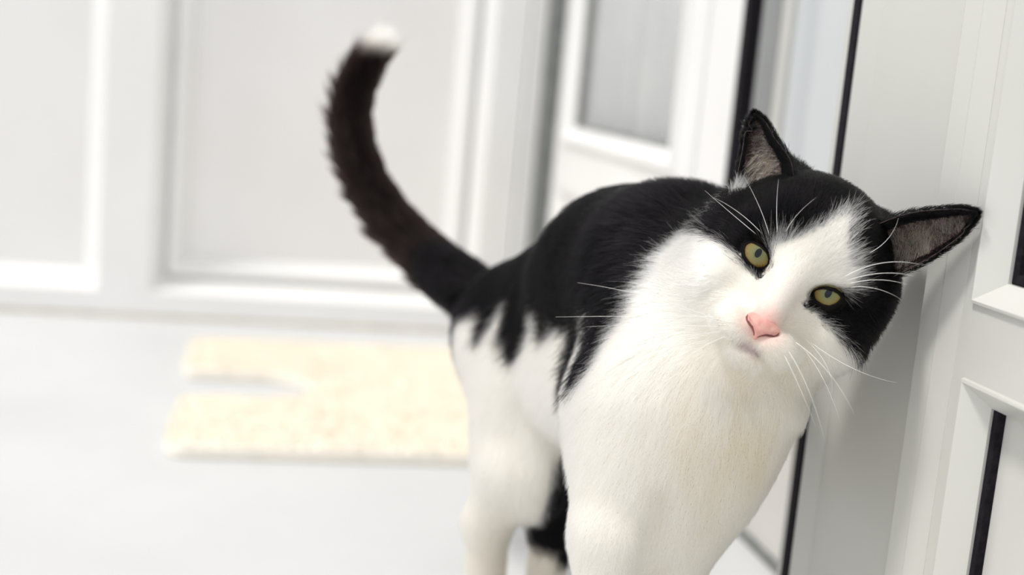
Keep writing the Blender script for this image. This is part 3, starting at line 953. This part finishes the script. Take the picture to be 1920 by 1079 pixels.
def field(P):
    D = np.zeros_like(P); Ln = np.zeros(len(P)); Lf = np.zeros(len(P)); W = np.zeros(len(P))
    for k in range(len(FP)):
        d2 = ((P - FP[k]) ** 2).sum(1) / FS[k] ** 2
        w = 1.0 / (0.02 + d2) ** 2
        D += w[:, None] * FD[k]; Ln += w * FLn[k]; Lf += w * FLf[k]; W += w
    D /= np.maximum(np.linalg.norm(D, axis=1, keepdims=True), 1e-9)
    return D, Ln / W, Lf / W

def sample(V, Nn, F, count, weight):
    tri = np.concatenate([F[:, [0, 1, 2]], F[:, [0, 2, 3]]])
    a, b, c = V[tri[:, 0]], V[tri[:, 1]], V[tri[:, 2]]
    ar = 0.5 * np.linalg.norm(np.cross(b - a, c - a), axis=1) * weight(( a + b + c) / 3)
    cs = np.cumsum(ar); cs /= cs[-1]
    t = np.searchsorted(cs, rng.random(count))
    r1, r2 = np.sqrt(rng.random(count)), rng.random(count)
    w = np.stack([1 - r1, r1 * (1 - r2), r1 * r2], 1)
    P = (V[tri[t]] * w[:, :, None]).sum(1)
    Nm = (Nn[tri[t]] * w[:, :, None]).sum(1)
    return P, Nm / np.maximum(np.linalg.norm(Nm, axis=1, keepdims=True), 1e-9)

def dens(P):
    L = to_head(P)
    r = np.linalg.norm(L - np.array([0, -2.5, -.3]), axis=1)
    w = 0.55 + 2.6 * np.clip(1 - r / 8.5, 0, 1) ** 0.7
    w *= np.where(P[:, 2] < .05, .3, 1.0)
    return w
NF = 430000
P, Nm = sample(BV, BN, BF, NF, dens)
L = to_head(P)
keep = np.ones(len(P), bool)
front = L[:, 1] > -3.0
for g in rims:
    g2 = g.mean(0) + (g - g.mean(0)) * 1.0
    keep &= ~(front & in_poly(L[:, 0], L[:, 2], g2))
keep &= ~((sdf_nose(L) < 0.06))
keep &= ~((np.abs(L[:, 0]) < .9) & (L[:, 2] < -3.0) & (L[:, 2] > -3.6) & (L[:, 1] > 1.2))
P, Nm, L = P[keep], Nm[keep], L[keep]
D, Ln, Lf = field(P)
tailm = P[:, 1] > .965
outer = tailm & ((Nm @ np.array([-.75, -.1, -.2])) > .25)
clump = np.clip(np.sin(P @ np.array([210., 90., 560.]) + 2.5 * wob(P, 150, 21)) * (.6 + .8 * wob(P, 60, 22)), 0, 1) * np.clip((.405 - P[:, 2]) / .02, 0, 1)
Ln = np.where(outer, Ln * (1 + .65 * clump), np.where(tailm, Ln * .85, Ln))
Lf = np.where(outer, Lf * (1 + .6 * clump), Lf)
# tufts: nearby hairs share part of their lean
jit = np.stack([wob(P, 260, 11), wob(P, 260, 12), wob(P, 260, 13)], 1) * 0.55 + np.stack([wob(P, 700, 14), wob(P, 700, 15), wob(P, 700, 16)], 1) * 0.35
D = D + jit * np.where(P[:, 1] > .955, .14, .38)[:, None] + rng.normal(0, 0.20, D.shape)
D -= Nm * (D * Nm).sum(1, keepdims=True)
D /= np.maximum(np.linalg.norm(D, axis=1, keepdims=True), 1e-9)
Ln = Ln * rng.uniform(0.62, 1.15, len(P)) * (1 + np.where(P[:, 1] > .955, .0, .28) * wob(P, 160, 17))
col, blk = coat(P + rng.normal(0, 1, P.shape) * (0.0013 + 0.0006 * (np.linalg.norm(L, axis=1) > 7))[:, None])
# long guard hairs feather the edges of the white markings
tipc, tipb = coat(P + D * .006)
edge = (~blk) & tipb & (rng.random(len(P)) < .55)
onhead = np.linalg.norm(L - np.array([0, -2.5, 0]), axis=1) < 6.5
Ln = np.where(edge & onhead, Ln * rng.uniform(1.1, 1.75, len(P)), Ln)
Ln = np.where((~blk) & tipb & ~onhead, Ln * rng.uniform(.55, .95, len(P)), Ln)
edge2 = blk & (~tipb) & (rng.random(len(P)) < .4)
Ln = np.where(edge2, Ln * rng.uniform(1.1, 1.5, len(P)), Ln)
shade = rng.normal(1, .028, len(P))
warm = np.clip(rng.normal(0, 1, len(P)), -1.5, 1.5)[:, None] * np.array([0.0, -.008, -.020])
col = np.clip(np.where(blk[:, None], col * rng.uniform(.5, 1.9, len(P))[:, None], col * shade[:, None] + warm), 0.0012, 0.92)
# sun-rusted tips along the tail
tl = (P[:, 1] > .965)
col[tl & blk] += np.array([.004, .0015, .0005])
K = 5
s_ = np.linspace(0, 1, K)
lift = Lf[:, None] * (1 - 0.55 * s_[None]) 
dirs = D[:, None, :] + Nm[:, None, :] * lift[:, :, None]
dirs[:, :, 2] -= 0.10 * s_[None]
dirs /= np.linalg.norm(dirs, axis=2, keepdims=True)
step = Ln[:, None, None] / (K - 1) * dirs
pts = np.concatenate([P[:, None, :] - Nm[:, None, :] * .0006, P[:, None, :] + np.cumsum(step[:, :-1], axis=1)], 1)
rad0 = np.interp(Ln, [.002, .006, .018], [.00006, .00008, .00010])
rad = rad0[:, None] * np.array([1, 1, .9, .65, .15])[None]
fur = curves_obj('fur', pts, rad, M_FUR, col, cat)
fur['kind'] = 'stuff'

# fur of the ears: short black nap outside, long pale hairs across the inside
EP, EDn, EL, EC, ENm = [], [], [], [], []
for side in (-1, 1):
    W, Nn, uu, vv = ear_patches[side]
    tw = np.gradient(W, axis=1); tw /= np.maximum(np.linalg.norm(tw, axis=2, keepdims=True), 1e-9)
    tu = np.gradient(W, axis=0); tu /= np.maximum(np.linalg.norm(tu, axis=2, keepdims=True), 1e-9)
    def pick(n, ulo, uhi, vlo, vhi):
        u, v = rng.uniform(ulo, uhi, n), rng.uniform(vlo, vhi, n)
        i, j = np.clip((u * NU).round().astype(int), 0, NU), np.clip((v * NV).round().astype(int), 0, NV)
        w = to_world(ear_front(side, u, v))
        return u, v, w, Nn[i, j], tw[i, j], tu[i, j]
    # back nap and rim
    u, v, w, nn, t1, t2 = pick(9000, 0, 1, 0, 1)
    EP.append(w - nn * .0018); EDn.append(t1 * .9 - nn * .45); EL.append(rng.uniform(.003, .006, 9000)); EC.append(np.tile(BLACK, (9000, 1))); ENm.append(-nn)
    ur = np.where(rng.random(3000) < .5, rng.uniform(0, .10, 3000), rng.uniform(.9, 1, 3000))
    vr = rng.uniform(0, 1, 3000)
    w = to_world(ear_front(side, ur, vr)); i = (ur * NU).round().astype(int); j = (vr * NV).round().astype(int)
    EP.append(w); EDn.append(tw[i, j] * .9 + tu[i, j] * np.where(ur < .5, -.1, .05)[:, None] + Nn[i, j] * .15); EL.append(rng.uniform(.002, .0045, 3000)); EC.append(np.tile(BLACK * 1.5, (3000, 1))); ENm.append(Nn[i, j])
    # fine dark nap inside
    u, v, w, nn, t1, t2 = pick(5000, .08, .92, 0, .97)
    EP.append(w); EDn.append(t1 * .6 + t2 * .5 + nn * .2); EL.append(rng.uniform(.002, .004, 5000)); EC.append(np.tile([.045, .032, .030], (5000, 1)) * rng.uniform(.5, 1.7, 5000)[:, None]); ENm.append(nn)
    # dark hair combed over the medial edge
    m = 2600
    u, v, w, nn, t1, t2 = pick(m, .0, .15, 0, .95)
    EP.append(w); EDn.append(t1 * .9 + t2 * .15 + nn * .25); EL.append(rng.uniform(.004, .0075, m)); EC.append(np.tile(BLACK * 1.3, (m, 1))); ENm.append(nn)
    # long pale hairs from the medial edge across the cup
    m = 1900
    u, v, w, nn, t1, t2 = pick(m, .14, .66, .08, .88)
    EP.append(w); EDn.append(t2 * 1.0 + t1 * rng.normal(.12, .25, m)[:, None] + nn * .35); EL.append(rng.uniform(.008, .019, m) * (1.1 - .6 * v) * (1.05 - .6 * u))
    EC.append(np.array([.50, .42, .35]) * rng.choice([.12, .3, .7, 1.25, 1.5], m)[:, None] + rng.normal(0, .01, (m, 3))); ENm.append(nn)
    m = 500
    u, v, w, nn, t1, t2 = pick(m, .45, .95, .05, .45)
    EP.append(w); EDn.append(-t2 * .7 + t1 * .7 + nn * .35); EL.append(rng.uniform(.008, .016, m))
    EC.append(np.array([.45, .37, .30]) * rng.uniform(.3, 1.3, m)[:, None]); ENm.append(nn)
# white tuft at the outer root of the left ear
m = 700
w = to_world(np.stack([rng.uniform(-5.6, -4.9, m), rng.uniform(-4.6, -3.6, m), rng.uniform(2.1, 3.1, m)], 1))
EP.append(w); EDn.append((np.array([-.25, .35, .9]) + rng.normal(0, .2, (m, 3))) @ HM.T); EL.append(rng.uniform(.004, .010, m)); EC.append(np.tile([.85, .80, .74], (m, 1)) * rng.uniform(.6, 1.05, m)[:, None]); ENm.append(np.tile(HY, (m, 1)))
EP, EDn, EL, EC, ENm = map(np.concatenate, (EP, EDn, EL, EC, ENm))
EDn = EDn + rng.normal(0, .12, EDn.shape)
EDn /= np.linalg.norm(EDn, axis=1, keepdims=True)
s_ = np.linspace(0, 1, K)
pts = EP[:, None, :] + EL[:, None, None] * (s_[None, :, None] * EDn[:, None, :] - (s_ ** 2)[None, :, None] * ENm[:, None, :] * .22)
rad = np.where(EL > .0078, .00012, .00008)[:, None] * np.array([1, 1, .9, .65, .15])[None]
ef = curves_obj('ear_fur', pts, rad, M_FUR, np.clip(EC, .003, .9), cat)
ef['kind'] = 'stuff'

# ---- whiskers: each its own thin tapering tube (face frame cm: root, bend, tip)
M_WHISK = mat('white_whisker', (0.88, 0.87, 0.83), 0.3, 0.5, noise=(60, (0.92, 0.91, 0.88), 2))
def whisker(p0, p1, p2, r0=.018):
    n, k = 22, 6
    t = np.linspace(0, 1, n)[:, None]
    p0, p1, p2 = map(np.asarray, (p0, p1, p2))
    c = to_world((1 - t) ** 2 * p0 + 2 * t * (1 - t) * p1 + t ** 2 * p2)
    tg = np.gradient(c, axis=0); tg /= np.linalg.norm(tg, axis=1, keepdims=True)
    a = np.cross(tg, (0.3, 0.5, 0.8)); a /= np.linalg.norm(a, axis=1, keepdims=True)
    b = np.cross(tg, a)
    V, F = [], []
    for i in range(n):
        r = r0 * UNIT * (1 - .85 * i / (n - 1))
        for j in range(k):
            V.append(c[i] + r * (a[i] * math.cos(6.2832 * j / k) + b[i] * math.sin(6.2832 * j / k)))
    F = [(i * k + j, i * k + (j + 1) % k, (i + 1) * k + (j + 1) % k, (i + 1) * k + j) for i in range(n - 1) for j in range(k)]
    F += [tuple(range(k - 1, -1, -1)), tuple(range((n - 1) * k, n * k))]
    mesh_obj('whisker', V, F, M_WHISK, cat, smooth=True)
WH = [
    ((-2.17, -4.14), (-6.06, -4.61), (-9.78, -6.18), 2, 2.5, 0.022),
    ((-2.4, -4.03), (-6.19, -6.18), (-9.93, -8.5), 1.8, 2.2, 0.022),
    ((-1.93, -4.42), (-5.2, -6.05), (-8.2, -8.11), 2, 2, 0.018),
    ((-1.32, -4.62), (-2.66, -6.18), (-3.12, -8.67), 1.5, 1.2, 0.018),
    ((-1.82, -4.14), (-4.6, -4.69), (-7.18, -5.71), 2, 2.4, 0.016),
    ((-1.65, -4.54), (-3.31, -5.69), (-5.26, -7.76), 1.8, 1.8, 0.016),
    ((2.0, -3.03), (4.4, -3.11), (6.83, -4.84), 1, 0.3, 0.018),
    ((2.38, -3.09), (4.34, -3.67), (6.58, -5.76), 1, 0.3, 0.016),
    ((1.93, -3.6), (3.95, -4.6), (6.08, -6.78), 0.8, 0.2, 0.016),
    ((2.63, -2.65), (5.68, -3.02), (7.99, -2.19), 1, 0, 0.018),
    ((1.84, -3.9), (3.46, -4.91), (5.29, -6.4), 0.8, 0.2, 0.014),
    ((2.26, -2.6), (4.72, -3.09), (5.31, -4.64), 1, 0.5, 0.014),
    ((2.38, 1.23), (3.48, 3.46), (5.56, 4.04), 1.2, 1.4, 0.024),
    ((2.57, 1.14), (3.85, 2.85), (5.59, 3.34), 1.2, 1.4, 0.022),
    ((2.71, 1.02), (3.92, 2.45), (5.54, 2.76), 1.1, 1.2, 0.02),
    ((2.84, 0.92), (4.02, 2.0), (5.71, 1.92), 1, 1, 0.016),
    ((-2.07, 1.19), (-3.2, 2.42), (-5.11, 3.5), 1.2, 1.5, 0.022),
    ((-1.84, 1.6), (-2.8, 2.99), (-3.36, 4.29), 1.2, 1.4, 0.022),
    ((-2.5, 1.22), (-4.27, 1.8), (-5.92, 1.65), 1.2, 1.4, 0.02),
    ((-2.63, 1.03), (-4.71, 1.37), (-6.6, 1.75), 1.2, 1.4, 0.018),
    ((-1.56, 1.83), (-1.66, 3.13), (-1.08, 4.43), 1, 1.2, 0.014),
    ((2.89, 3.12), (3.75, 4.4), (3.36, 5.76), 0.8, 0.4, 0.018),
]
for (a, b, c, dm, dt, r0) in WH:
    y0 = float(head_surface([a[0]], [a[1]])[0]) - 0.05
    whisker((a[0], y0, a[1]), (b[0], y0 + dm, b[1]), (c[0], y0 + dt, c[1]), r0)
